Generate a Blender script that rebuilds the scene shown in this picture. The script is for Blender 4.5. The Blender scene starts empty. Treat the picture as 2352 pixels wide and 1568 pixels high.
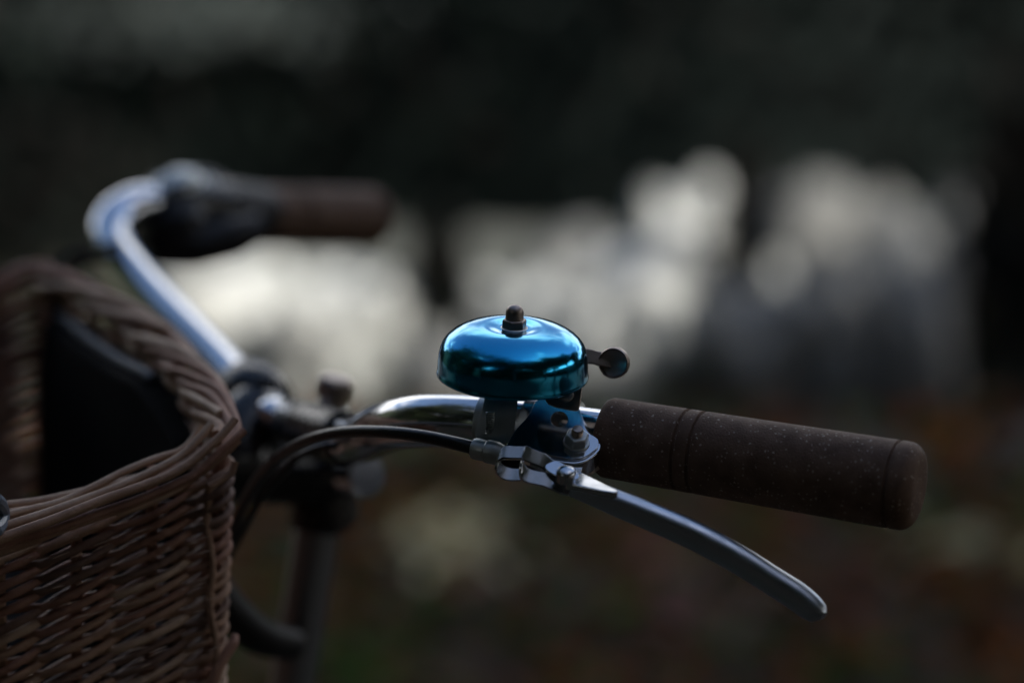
import bpy, bmesh, math, random
from mathutils import Vector, Matrix, noise
R = math.radians
random.seed(7)
S = bpy.context.scene
COL = S.collection

# ------------------------------------------------------------------ camera
CAM_LOC = Vector((0, 0, 1.30)); PITCH = 11.0; LENS = 102.0
cd = bpy.data.cameras.new('camera'); cam = bpy.data.objects.new('camera', cd); COL.objects.link(cam)
cam.location = CAM_LOC; cam.rotation_euler = (R(90 - PITCH), 0, 0)
cd.lens = LENS; cd.sensor_width = 36; cd.clip_start = 0.02; cd.clip_end = 1000
cd.dof.use_dof = True; cd.dof.focus_distance = 1.145; cd.dof.aperture_fstop = 3.4; cd.dof.aperture_blades = 0
S.camera = cam
# ------------------------------------------------------------------ sky and sun
SUN_AZ, SUN_EL = 114.0, 38.0         # azimuth from +Y towards +X
w = bpy.data.worlds.new('World'); S.world = w; w.use_nodes = True
nt = w.node_tree; bg = nt.nodes['Background']
sky = nt.nodes.new('ShaderNodeTexSky'); sky.sky_type = 'NISHITA'; sky.sun_disc = False
sky.sun_elevation = R(SUN_EL); sky.sun_rotation = R(SUN_AZ); sky.dust_density = 1.6; sky.ozone_density = 1.5
# broken white cloud over the blue, denser towards the horizon (the bell and the chrome mirror it)
N_ = nt.nodes.new; L_ = nt.links.new
tcw = N_('ShaderNodeTexCoord'); sep = N_('ShaderNodeSeparateXYZ'); L_(tcw.outputs['Generated'], sep.inputs[0])
zc = N_('ShaderNodeMath'); zc.operation = 'MAXIMUM'; L_(sep.outputs[2], zc.inputs[0]); zc.inputs[1].default_value = 0.0
za = N_('ShaderNodeMath'); za.operation = 'ADD'; L_(zc.outputs[0], za.inputs[0]); za.inputs[1].default_value = .16
dv = N_('ShaderNodeVectorMath'); dv.operation = 'DIVIDE'; L_(tcw.outputs['Generated'], dv.inputs[0]); cmb = N_('ShaderNodeCombineXYZ')
L_(za.outputs[0], cmb.inputs[0]); L_(za.outputs[0], cmb.inputs[1]); cmb.inputs[2].default_value = 1; L_(cmb.outputs[0], dv.inputs[1])
cn = N_('ShaderNodeTexNoise'); cn.inputs['Scale'].default_value = 1.35; cn.inputs['Detail'].default_value = 6; cn.inputs['Roughness'].default_value = .55; L_(dv.outputs[0], cn.inputs['Vector'])
hz = N_('ShaderNodeMapRange'); L_(sep.outputs[2], hz.inputs['Value']); hz.inputs['From Min'].default_value = .54; hz.inputs['From Max'].default_value = .05; hz.inputs['To Min'].default_value = 0; hz.inputs['To Max'].default_value = .32
ca = N_('ShaderNodeMath'); ca.operation = 'ADD'; L_(cn.outputs[0], ca.inputs[0]); L_(hz.outputs[0], ca.inputs[1])
cr = N_('ShaderNodeMapRange'); cr.interpolation_type = 'SMOOTHSTEP'; L_(ca.outputs[0], cr.inputs['Value']); cr.inputs['From Min'].default_value = .53; cr.inputs['From Max'].default_value = .68
mxw = N_('ShaderNodeMix'); mxw.data_type = 'RGBA'; L_(cr.outputs[0], mxw.inputs['Factor']); L_(sky.outputs[0], mxw.inputs['A']); mxw.inputs['B'].default_value = (10.5, 10.4, 10.3, 1)
L_(mxw.outputs['Result'], bg.inputs[0]); bg.inputs[1].default_value = 0.13
sd = bpy.data.lights.new('sun', 'SUN'); sd.energy = 3.6; sd.angle = R(0.5); sd.color = (1, .965, .91)
so = bpy.data.objects.new('sun', sd); COL.objects.link(so)
sdir = Vector((math.sin(R(SUN_AZ)) * math.cos(R(SUN_EL)), math.cos(R(SUN_AZ)) * math.cos(R(SUN_EL)), math.sin(R(SUN_EL))))
so.rotation_euler = (-sdir).to_track_quat('-Z', 'Y').to_euler(); so.location = sdir * 20
S.view_settings.view_transform = 'Standard'; S.view_settings.look = 'None'
S.view_settings.gamma = 1; S.view_settings.exposure = 0.75
S.cycles.use_denoising = True
S.cycles.max_bounces = 8

# ------------------------------------------------------------------ helpers
FPX = 2352 * LENS / 36
CM = Matrix.Rotation(R(90 - PITCH), 3, 'X')
def P(px, py, d):
    "point seen at pixel px,py (2352 x 1568) at d metres in front of the camera"
    return CAM_LOC + CM @ Vector(((px - 1176) / FPX * d, (784 - py) / FPX * d, -d))
def V(x, y, z):   # direction: right, up, toward the viewer
    return (CM @ Vector((x, y, z))).normalized()
def z1(x, y): return (964.7 + .3047 * x, 661.5 + .3047 * y)
def z7(x, y): return (1065.8 + .15626 * x, 955.5 + .15626 * y)
WL = {}
def mesh_obj(name, verts, faces, mat, parent=None, sharp=32, smooth=True, origin=None, label=None, kind=None):
    n = len(verts); vs = [Vector(v) for v in verts]
    c = origin if origin is not None else sum(vs, Vector()) / n
    me = bpy.data.meshes.new(name); me.from_pydata([tuple(v - c) for v in vs], [], faces); me.validate()
    bm = bmesh.new(); bm.from_mesh(me); bmesh.ops.recalc_face_normals(bm, faces=bm.faces); bm.to_mesh(me); bm.free()
    if smooth:
        me.polygons.foreach_set('use_smooth', [True] * len(me.polygons)); me.set_sharp_from_angle(angle=R(sharp))
    for m in (mat if isinstance(mat, (list, tuple)) else [mat]): me.materials.append(m)
    o = bpy.data.objects.new(name, me); COL.objects.link(o)
    pl = WL[parent.name] if parent else Vector()
    o.parent = parent; o.location = c - pl; WL[o.name] = c.copy()
    if label: o['label'] = label
    if kind: o['kind'] = kind
    return o
def thing(name, label, cat, loc, group=None):
    o = bpy.data.objects.new(name, None); COL.objects.link(o); o.location = loc; o.empty_display_size = .05
    o['label'] = label; o['category'] = cat; WL[o.name] = Vector(loc)
    if group: o['group'] = group
    return o
def bevel(o, wd=.0006, seg=2, ang=35):
    m = o.modifiers.new('bevel', 'BEVEL'); m.width = wd; m.segments = seg; m.limit_method = 'ANGLE'; m.angle_limit = R(ang)
    return o
def resample(pts, step):
    "Catmull-Rom through (vector, radius)"
    pts = [(Vector(p), r) for p, r in pts]; out = []
    n = len(pts)
    for i in range(n - 1):
        p0, p1, p2, p3 = pts[max(i - 1, 0)], pts[i], pts[i + 1], pts[min(i + 2, n - 1)]
        k = max(1, int((p2[0] - p1[0]).length / step))
        for j in range(k):
            t = j / k
            f = lambda a, b, c, d: .5 * (2 * b + (c - a) * t + (2 * a - 5 * b + 4 * c - d) * t * t + (3 * b - a - 3 * c + d) * t ** 3)
            out.append((f(p0[0], p1[0], p2[0], p3[0]), p1[1] + (p2[1] - p1[1]) * t))
    out.append(pts[-1]); return out
def sweep(pts, section, up, closed_section=True, cap=True):
    "pts [(Vector, scale)], section [(side, up)] - returns verts, faces. up = reference vector"
    vs, fs = [], []; n = len(pts); m = len(section); ref = Vector(up).normalized(); pn = None
    for i, (p, s) in enumerate(pts):
        a = pts[max(i - 1, 0)][0]; b = pts[min(i + 1, n - 1)][0]
        t = (b - a).normalized()
        if pn is None: u = (ref - t * ref.dot(t)).normalized()
        else: u = (pn - t * pn.dot(t)).normalized()
        pn = u; sd_ = t.cross(u)
        for (x, y) in section: vs.append(p + sd_ * x * s + u * y * s)
    for i in range(n - 1):
        for j in range(m if closed_section else m - 1):
            k = (j + 1) % m
            fs.append((i * m + j, i * m + k, (i + 1) * m + k, (i + 1) * m + j))
    if cap and closed_section:
        fs.append(tuple(range(m))[::-1]); fs.append(tuple(range((n - 1) * m, n * m)))
    return vs, fs
def circ(n): return [(math.cos(2 * math.pi * k / n), math.sin(2 * math.pi * k / n)) for k in range(n)]
def tube(name, pts, mat, parent, n=20, step=.004, **kw):
    v, f = sweep(resample(pts, step), circ(n), (0, 0, 1) if abs((Vector(pts[1][0]) - Vector(pts[0][0])).normalized().z) < .9 else (1, 0, 0))
    return mesh_obj(name, v, f, mat, parent, **kw)
def px_path(lst): return [(P(x, y, d), r) for x, y, d, r in lst]
def frame_of(axis):
    a = Vector(axis).normalized(); h = Vector((1, 0, 0)) if abs(a.x) < .8 else Vector((0, 0, 1))
    x = (h - a * h.dot(a)).normalized(); return x, a.cross(x), a
def lathe_vf(prof, c, axis, n=48, xdir=None):
    x, y, a = frame_of(axis)
    if xdir is not None:
        x = (xdir - a * xdir.dot(a)).normalized(); y = a.cross(x)
    vs, fs = [], []; m = len(prof)
    for k in range(n):
        t = 2 * math.pi * k / n
        for r, z in prof: vs.append(c + x * math.cos(t) * r + y * math.sin(t) * r + a * z)
    for k in range(n):
        q = (k + 1) % n
        for j in range(m - 1): fs.append((k * m + j, q * m + j, q * m + j + 1, k * m + j + 1))
    if prof[0][0] > 1e-6: fs.append(tuple(k * m for k in range(n)))
    if prof[-1][0] > 1e-6: fs.append(tuple(k * m + m - 1 for k in range(n)))
    return vs, fs
def lathe(name, prof, c, axis, mat, parent, n=48, **kw):
    pr = [(max(r, 1e-5), z) for r, z in prof]
    v, f = lathe_vf(pr, c, axis, n); return mesh_obj(name, v, f, mat, parent, **kw)
def on_plane(px, py, c, nrm):
    dr = P(px, py, 1.0) - CAM_LOC; t = (c - CAM_LOC).dot(nrm) / dr.dot(nrm); return CAM_LOC + dr * t
def plate(name, outline, thick, nrm, mat, parent, hole=None, **kw):
    "outline: 3D points in one plane; extruded by -nrm*thick. hole = second loop of the same count bridged"
    n = len(outline); vs = list(outline) + [p - nrm * thick for p in outline]
    if hole is None:
        fs = [tuple(range(n)), tuple(range(n, 2 * n))[::-1]] + [(i, (i + 1) % n, n + (i + 1) % n, n + i) for i in range(n)]
    else:
        bm = bmesh.new()
        o1 = [bm.verts.new(p) for p in outline]; h1 = [bm.verts.new(p) for p in hole]
        e = [bm.edges.new((o1[i], o1[(i + 1) % n])) for i in range(n)]
        m = len(hole); e += [bm.edges.new((h1[i], h1[(i + 1) % m])) for i in range(m)]
        g = bmesh.ops.triangle_fill(bm, use_beauty=True, use_dissolve=False, edges=e, normal=nrm)
        bm.verts.ensure_lookup_table(); bm.verts.index_update()
        top = [tuple(v.index for v in f.verts) for f in bm.faces]
        vs = [v.co.copy() for v in bm.verts]; q = len(vs); bm.free()
        vs += [v - nrm * thick for v in vs]
        fs = top + [tuple(i + q for i in f)[::-1] for f in top]
        fs += [(i, (i + 1) % n, q + (i + 1) % n, q + i) for i in range(n)]
        fs += [(n + i, n + (i + 1) % m, q + n + (i + 1) % m, q + n + i) for i in range(m)]
    return mesh_obj(name, vs, fs, mat, parent, sharp=30, **kw)
def ribbon(name, path, ext, thick, mat, parent, step=.0015, **kw):
    "sheet metal: path in profile (3D points) extruded along ext vector, with a thickness"
    pts = [p for p, _ in resample([(p, 1) for p in path], step)]; n = len(pts); vs = []
    e = ext.normalized()
    for i, p in enumerate(pts):
        t = (pts[min(i + 1, n - 1)] - pts[max(i - 1, 0)]).normalized(); nn = t.cross(e).normalized() * thick
        vs += [p, p + ext, p + ext + nn, p + nn]
    fs = []
    for i in range(n - 1):
        for j in range(4):
            k = (j + 1) % 4; fs.append((i * 4 + j, i * 4 + k, i * 4 + 4 + k, i * 4 + 4 + j))
    fs += [(0, 1, 2, 3), tuple(range(4 * n - 4, 4 * n))]
    return mesh_obj(name, vs, fs, mat, parent, sharp=40, **kw)
def hexnut(name, c, axis, af, h, mat, parent, hole=0, **kw):
    x, y, a = frame_of(axis); vs = []; r = af / math.cos(R(30))
    for z, s in ((0, .94), (.12 * h, 1), (.85 * h, 1), (h, .9)):
        for k in range(6): vs.append(c + a * z + (x * math.cos(R(60 * k + 12)) + y * math.sin(R(60 * k + 12))) * r * s)
    fs = [tuple(range(6))[::-1], tuple(range(18, 24))]
    for i in range(3):
        for k in range(6): q = (k + 1) % 6; fs.append((i * 6 + k, i * 6 + q, i * 6 + 6 + q, i * 6 + 6 + k))
    return bevel(mesh_obj(name, vs, fs, mat, parent, sharp=20, **kw), .0004, 2, 20)

# ------------------------------------------------------------------ materials
def mat(name, col, rough=.5, metal=0.0, coat=0.0, bump=0, bscale=300, var=0, vscale=60, col2=None, rvar=0, spec=.5, detail=4, aniso=None, dust=None):
    m = bpy.data.materials.new(name); m.use_nodes = True; t = m.node_tree; b = t.nodes['Principled BSDF']
    b.inputs['Base Color'].default_value = (*col, 1); b.inputs['Roughness'].default_value = rough
    b.inputs['Metallic'].default_value = metal; b.inputs['Coat Weight'].default_value = coat
    b.inputs['Coat Roughness'].default_value = .04; b.inputs['Specular IOR Level'].default_value = spec
    tc = t.nodes.new('ShaderNodeTexCoord'); L = t.links.new
    def nz(sc, dt=detail, vec=None):
        q = t.nodes.new('ShaderNodeTexNoise'); q.inputs['Scale'].default_value = sc; q.inputs['Detail'].default_value = dt
        L(vec or tc.outputs['Object'], q.inputs['Vector']); return q
    if col2 is not None:
        q = nz(vscale); rp = t.nodes.new('ShaderNodeValToRGB'); rp.color_ramp.elements[0].position = .5 - var; rp.color_ramp.elements[1].position = .5 + var
        rp.color_ramp.elements[0].color = (*col, 1); rp.color_ramp.elements[1].color = (*col2, 1)
        L(q.outputs[0], rp.inputs[0]); L(rp.outputs[0], b.inputs['Base Color'])
    if rvar:
        q = nz(vscale * 2.3, 6); mr = t.nodes.new('ShaderNodeMapRange'); mr.inputs['From Min'].default_value = .35; mr.inputs['From Max'].default_value = .7
        mr.inputs['To Min'].default_value = rough; mr.inputs['To Max'].default_value = rough + rvar
        L(q.outputs[0], mr.inputs['Value']); L(mr.outputs[0], b.inputs['Roughness'])
    if bump:
        q = nz(bscale, 5); bu = t.nodes.new('ShaderNodeBump'); bu.inputs['Strength'].default_value = bump; bu.inputs['Distance'].default_value = .001
        L(q.outputs[0], bu.inputs['Height']); L(bu.outputs[0], b.inputs['Normal'])
    m['n'] = 1
    return m
M = {}
M['chrome'] = mat('chrome', (.62, .64, .68), .06, 1, rvar=.16, vscale=45, bump=.01, bscale=90)
M['chrome_worn'] = mat('worn_chrome', (.52, .54, .57), .12, 1, rvar=.12, vscale=50, bump=.015, bscale=300)
M['zinc'] = mat('zinc_steel', (.62, .65, .65), .42, 1, rvar=.2, vscale=90, bump=.06, bscale=700, var=.2, col2=(.44, .46, .45))
M['alloy'] = mat('brushed_alloy', (.50, .54, .60), .30, 1, rvar=.16, vscale=70, bump=.05, bscale=900)
M['dark_steel'] = mat('dark_steel', (.34, .285, .25), .33, 1, rvar=.22, vscale=160, bump=.08, bscale=900)
M['blue'] = mat('anodised_blue', (.002, .33, .62), .11, 1, coat=.6, rvar=.07, vscale=60, bump=.012, bscale=60)
M['black'] = mat('black_paint', (.008, .008, .009), .22, 0, coat=.1, spec=.35, rvar=.1, vscale=60)
M['rubber'] = mat('black_rubber', (.010, .010, .011), .45, 0, spec=.25, bump=.1, bscale=900)
M['bagcloth'] = mat('black_cloth', (.004, .004, .0045), .95, 0, bump=.3, bscale=900, spec=.08)
M['piping'] = mat('grey_piping', (.10, .11, .13), .6)
M['tie'] = mat('pale_plastic', (.12, .15, .19), .4)
M['tube_paint'] = mat('grey_tube_paint', (.24, .25, .27), .3, .8, coat=.1)
M['lens'] = mat('grey_disc', (.14, .15, .17), .35, .3)
# cable housing with fine ribs
M['cable'] = mat('cable_housing', (.012, .012, .014), .30, 0, bump=.15, bscale=500)
# grip: dark brown cork rubber with pale flecks
def grip_mat():
    m = mat('brown_cork_rubber', (.030, .018, .013), .62, 0, bump=.0, spec=.4)
    t = m.node_tree; L = t.links.new; b = t.nodes['Principled BSDF']; tc = t.nodes.new('ShaderNodeTexCoord')
    wn = t.nodes.new('ShaderNodeTexNoise'); wn.inputs['Scale'].default_value = 900; L(tc.outputs['Object'], wn.inputs['Vector'])
    ad = t.nodes.new('ShaderNodeVectorMath'); ad.operation = 'MULTIPLY_ADD'; L(wn.outputs['Color'], ad.inputs[0]); ad.inputs[1].default_value = (.0012,) * 3; L(tc.outputs['Object'], ad.inputs[2])
    def flecks(scale, thr, dens):
        v = t.nodes.new('ShaderNodeTexVoronoi'); v.inputs['Scale'].default_value = scale; L(ad.outputs[0], v.inputs['Vector'])
        lt = t.nodes.new('ShaderNodeMath'); lt.operation = 'LESS_THAN'; L(v.outputs['Distance'], lt.inputs[0]); lt.inputs[1].default_value = thr
        sp = t.nodes.new('ShaderNodeSeparateColor'); L(v.outputs['Color'], sp.inputs[0])
        g = t.nodes.new('ShaderNodeMath'); g.operation = 'GREATER_THAN'; L(sp.outputs[0], g.inputs[0]); g.inputs[1].default_value = dens
        mu = t.nodes.new('ShaderNodeMath'); mu.operation = 'MULTIPLY'; L(lt.outputs[0], mu.inputs[0]); L(g.outputs[0], mu.inputs[1])
        m2 = t.nodes.new('ShaderNodeMath'); m2.operation = 'MULTIPLY'; L(mu.outputs[0], m2.inputs[0]); L(sp.outputs[1], m2.inputs[1]); return m2
    a = flecks(620, .27, .58); c = flecks(360, .17, .84)
    mx = t.nodes.new('ShaderNodeMath'); mx.operation = 'MAXIMUM'; L(a.outputs[0], mx.inputs[0]); L(c.outputs[0], mx.inputs[1])
    n2 = t.nodes.new('ShaderNodeTexNoise'); n2.inputs['Scale'].default_value = 120; L(tc.outputs['Object'], n2.inputs['Vector'])
    r = t.nodes.new('ShaderNodeValToRGB'); r.color_ramp.elements[0].color = (.098, .055, .034, 1); r.color_ramp.elements[1].color = (.18, .110, .074, 1)
    r.color_ramp.elements[0].position = .3; r.color_ramp.elements[1].position = .75; L(n2.outputs[0], r.inputs[0])
    mix = t.nodes.new('ShaderNodeMix'); mix.data_type = 'RGBA'; L(mx.outputs[0], mix.inputs['Factor']); L(r.outputs[0], mix.inputs['A']); mix.inputs['B'].default_value = (.40, .33, .26, 1)
    L(mix.outputs['Result'], b.inputs['Base Color'])
    bn = t.nodes.new('ShaderNodeTexNoise'); bn.inputs['Scale'].default_value = 1100; bn.inputs['Detail'].default_value = 3; L(tc.outputs['Object'], bn.inputs['Vector'])
    bu = t.nodes.new('ShaderNodeBump'); bu.inputs['Strength'].default_value = .4; bu.inputs['Distance'].default_value = .0006
    L(bn.outputs[0], bu.inputs['Height']); L(bu.outputs[0], b.inputs['Normal'])
    b.inputs['Specular IOR Level'].default_value = .22; b.inputs['Roughness'].default_value = .7
    return m
M['grip'] = grip_mat()
M['wicker'] = [mat('willow_%s' % n, c, .62, 0, bump=.45, bscale=520, var=.22, col2=c2, vscale=70, spec=.22)
               for n, c, c2 in (('brown', (.27, .155, .100), (.48, .30, .205)), ('pale', (.40, .26, .18), (.60, .43, .31)), ('red', (.24, .115, .078), (.42, .235, .165)), ('dark', (.14, .080, .058), (.26, .16, .12)))]

# ------------------------------------------------------------------ ground
def gmat():
    m = mat('leafy_earth', (.05, .04, .03), .95); t = m.node_tree; L = t.links.new; b = t.nodes['Principled BSDF']; tc = t.nodes.new('ShaderNodeTexCoord')
    a = t.nodes.new('ShaderNodeTexNoise'); a.inputs['Scale'].default_value = 1.6; a.inputs['Detail'].default_value = 5; L(tc.outputs['Object'], a.inputs['Vector'])
    r = t.nodes.new('ShaderNodeValToRGB'); e = r.color_ramp.elements; e[0].position = .36; e[0].color = (.035, .055, .022, 1); e[1].position = .66; e[1].color = (.10, .055, .028, 1)
    x = r.color_ramp.elements.new(.5); x.color = (.045, .036, .028, 1); L(a.outputs[0], r.inputs[0]); L(r.outputs[0], b.inputs['Base Color'])
    bn = t.nodes.new('ShaderNodeTexNoise'); bn.inputs['Scale'].default_value = 30; L(tc.outputs['Object'], bn.inputs['Vector'])
    bu = t.nodes.new('ShaderNodeBump'); bu.inputs['Distance'].default_value = .03; L(bn.outputs[0], bu.inputs['Height']); L(bu.outputs[0], b.inputs['Normal'])
    return m
gv, gf = [], []; xs = [-250, -90, -35, -14] + [i * .5 - 8 for i in range(33)] + [14, 35, 90, 250]; ys = [-250, -90, -35, -12] + [i * .5 - 6 for i in range(49)] + [26, 50, 110, 300]
for y in ys:
    for x in xs: gv.append((x, y, .05 * noise.noise((x * .5, y * .5, 0)) if abs(x) < 12 and -10 < y < 22 else 0))
nx = len(xs)
for j in range(len(ys) - 1):
    for i in range(nx - 1): gf.append((j * nx + i, j * nx + i + 1, (j + 1) * nx + i + 1, (j + 1) * nx + i))
g = mesh_obj('ground', gv, gf, gmat(), origin=Vector((0, 0, 0))); g['kind'] = 'structure'

# pale gravel path behind the fallen leaves, its near edge uneven
pv, pf = [], []
for i in range(81):
    x = -10 + i * .25; y0 = 5.3 + .4 * noise.noise((x * .9, 2, 0)) + .12 * noise.noise((x * 3, 5, 0))
    for k in range(7):
        y = y0 + (8.7 - y0) * k / 6; pv.append((x, y, .012 + (.05 * noise.noise((x * .5, y * .5, 0)))))
for i in range(80):
    for k in range(6): pf.append((i * 7 + k, i * 7 + k + 1, i * 7 + k + 8, i * 7 + k + 7))
pth = mesh_obj('path', pv, pf, mat('pale_gravel', (.15, .155, .135), .95, bump=1, bscale=60, var=.2, col2=(.055, .06, .05), vscale=2.2), origin=Vector((0, 7, 0))); pth['kind'] = 'structure'

def quads(name, items, mats, parent=None, kind=None, curl=.25, origin=None):
    "items: (centre, size, material index) -> bent leaf of two quads with random orientation"
    vs, fs, mi = [], [], []
    for c, s, k, nrm in items:
        n_ = Vector(nrm).normalized(); a = n_.orthogonal().normalized(); a.rotate(Matrix.Rotation(random.uniform(0, 6.28), 3, n_)); b_ = n_.cross(a)
        i = len(vs); wd = s * random.uniform(.45, .75)
        vs += [c - a * s, c - a * s * .1 + b_ * wd * .5 + n_ * s * curl, c + a * s, c - a * s * .1 - b_ * wd * .5 + n_ * s * curl]
        fs += [(i, i + 1, i + 2), (i, i + 2, i + 3)]; mi += [k, k]
    o0 = origin or Vector((0, 0, 0))
    me = bpy.data.meshes.new(name); me.from_pydata([tuple(v - o0) for v in vs], [], fs)
    for m in mats: me.materials.append(m)
    me.polygons.foreach_set('material_index', mi)
    o = bpy.data.objects.new(name, me); COL.objects.link(o)
    if parent: o.parent = parent; o.location = o0 - WL[parent.name]
    else: o.location = o0
    WL[o.name] = o0.copy()
    if kind: o['kind'] = kind
    return o
LM = [mat('leaf_%s' % n, tuple(q * 1.1 for q in c), .8, spec=.1) for n, c in (('brown', (.12, .045, .014)), ('rust', (.23, .072, .014)), ('tan', (.18, .10, .05)), ('olive', (.055, .10, .018)), ('cream', (.62, .56, .34)), ('pinkish', (.20, .10, .08)))]
def rndn(up=1.2): return Vector((random.gauss(0, .5), random.gauss(0, .5), up))
its = []
for i in range(9000):
    x = random.uniform(-2.6, 2.6); y = 2.6 + 3.2 * random.random()
    cl = noise.noise((x * 3.2, y * 1.3, 4.0)); c2 = noise.noise((x * 2.4 + 9, y * 1.1, 1.0))
    if cl > .12: k = random.choice((1, 0, 2, 0, 1, 3))
    elif c2 > .15: k = random.choice((3, 3, 0))
    else: k = random.choice((0, 3, 2, 5, 3, 0))
    its.append((Vector((x, y, .05 * noise.noise((x * .5, y * .5, 0)) + random.uniform(.01, .05))), random.uniform(.03, .06), k, rndn()))
for (px, py, n, s) in ((1040, 1335, 26, .045), (1450, 1420, 9, .04), (2180, 1330, 14, .04), (1650, 1500, 8, .04), (1000, 1300, 10, .035), (1890, 1420, 6, .04)):
    dr = P(px, py, 1) - CAM_LOC; t = -CAM_LOC.z / dr.z; c = CAM_LOC + dr * t
    for i in range(n): its.append((c + Vector((random.gauss(0, .055), random.gauss(0, .09), .06)), s, 4 if py < 1400 else 5, rndn()))
o = quads('fallen_leaves', its, LM, kind='stuff'); o['label'] = 'brown rust and olive fallen leaves covering the ground behind the bicycle'; o['category'] = 'leaves'

gi = []
for i in range(5200):
    y = random.triangular(5.5, 7.1, 6.5); x = random.uniform(-1.7, 1.7); hmax = .05 + .13 * max(0, .5 + noise.noise((x * 2.2, y, 7)))
    gi.append((Vector((x, y, random.uniform(0, hmax))), random.uniform(.02, .045), random.choice((0, 0, 1)), Vector((random.gauss(0, 1), random.gauss(0, 1), .3))))
o = quads('grass', gi, [mat('dull_grass', (.035, .040, .026), .8, spec=.1), mat('dry_grass', (.075, .070, .045), .8, spec=.1)], kind='stuff'); o['label'] = 'low dull grass growing along the edge of the path in front of the boulders'; o['category'] = 'grass'

# ------------------------------------------------------------------ boulders
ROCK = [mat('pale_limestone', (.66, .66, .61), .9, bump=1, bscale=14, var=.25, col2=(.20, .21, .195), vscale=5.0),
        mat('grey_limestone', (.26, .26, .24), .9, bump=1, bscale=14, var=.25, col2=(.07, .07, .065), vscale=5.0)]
def boulder(px0, px1, ytop, ybase, label, m, seed, lean=0, dk=.8):
    dr = P((px0 + px1) / 2, ybase, 1) - CAM_LOC; t = -CAM_LOC.z / dr.z; c = CAM_LOC + dr * t
    d = t; wd = (px1 - px0) / FPX * d; h = max(.12, (CAM_LOC + (P((px0 + px1) / 2, ytop, 1) - CAM_LOC) * (t + wd * dk * .4)).z)
    bm = bmesh.new(); bmesh.ops.create_icosphere(bm, subdivisions=4, radius=1)
    for v in bm.verts:
        p = v.co.copy(); k = 1 + .50 * noise.noise(p * 1.5 + Vector((seed * 3.1, 0, 0))) + .30 * (abs(noise.noise(p * 2.6 + Vector((0, seed, 0)))) - .2) * 1.5 + .10 * noise.noise(p * 7)
        p = Vector([math.copysign(abs(q) ** .8, q) for q in p]) * k
        v.co = Vector((p.x * wd * .5 + lean * max(p.z, 0) * wd, p.y * wd * dk * .5, p.z * h * .62 + h * .36))
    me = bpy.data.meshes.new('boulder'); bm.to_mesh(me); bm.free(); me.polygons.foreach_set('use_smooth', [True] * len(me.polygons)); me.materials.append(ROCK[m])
    o = bpy.data.objects.new('boulder', me); COL.objects.link(o); o.location = (c.x, c.y + wd * dk * .4, 0)
    o['label'] = label; o['category'] = 'boulder'; o['group'] = 'pale boulders beyond the fallen leaves'
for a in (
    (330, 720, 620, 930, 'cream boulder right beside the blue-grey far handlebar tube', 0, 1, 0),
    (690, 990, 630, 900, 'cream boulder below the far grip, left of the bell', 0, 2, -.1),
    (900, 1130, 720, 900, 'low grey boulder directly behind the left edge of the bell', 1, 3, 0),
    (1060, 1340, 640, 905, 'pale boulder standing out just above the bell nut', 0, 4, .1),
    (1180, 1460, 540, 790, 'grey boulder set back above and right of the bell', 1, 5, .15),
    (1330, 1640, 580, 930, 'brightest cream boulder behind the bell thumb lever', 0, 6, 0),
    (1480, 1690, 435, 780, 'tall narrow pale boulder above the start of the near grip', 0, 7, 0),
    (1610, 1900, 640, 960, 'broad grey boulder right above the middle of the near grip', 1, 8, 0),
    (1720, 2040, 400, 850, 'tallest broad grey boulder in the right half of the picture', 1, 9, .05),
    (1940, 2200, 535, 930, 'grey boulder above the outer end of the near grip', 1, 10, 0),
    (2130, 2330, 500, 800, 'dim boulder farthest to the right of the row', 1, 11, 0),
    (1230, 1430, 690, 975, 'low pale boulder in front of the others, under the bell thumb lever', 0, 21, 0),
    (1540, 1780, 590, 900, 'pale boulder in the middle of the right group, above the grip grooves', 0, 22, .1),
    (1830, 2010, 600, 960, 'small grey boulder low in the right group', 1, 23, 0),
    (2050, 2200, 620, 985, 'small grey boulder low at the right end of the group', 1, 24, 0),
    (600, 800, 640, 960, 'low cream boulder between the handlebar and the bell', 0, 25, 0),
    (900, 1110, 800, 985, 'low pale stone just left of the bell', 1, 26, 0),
): boulder(*a[:8])

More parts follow.
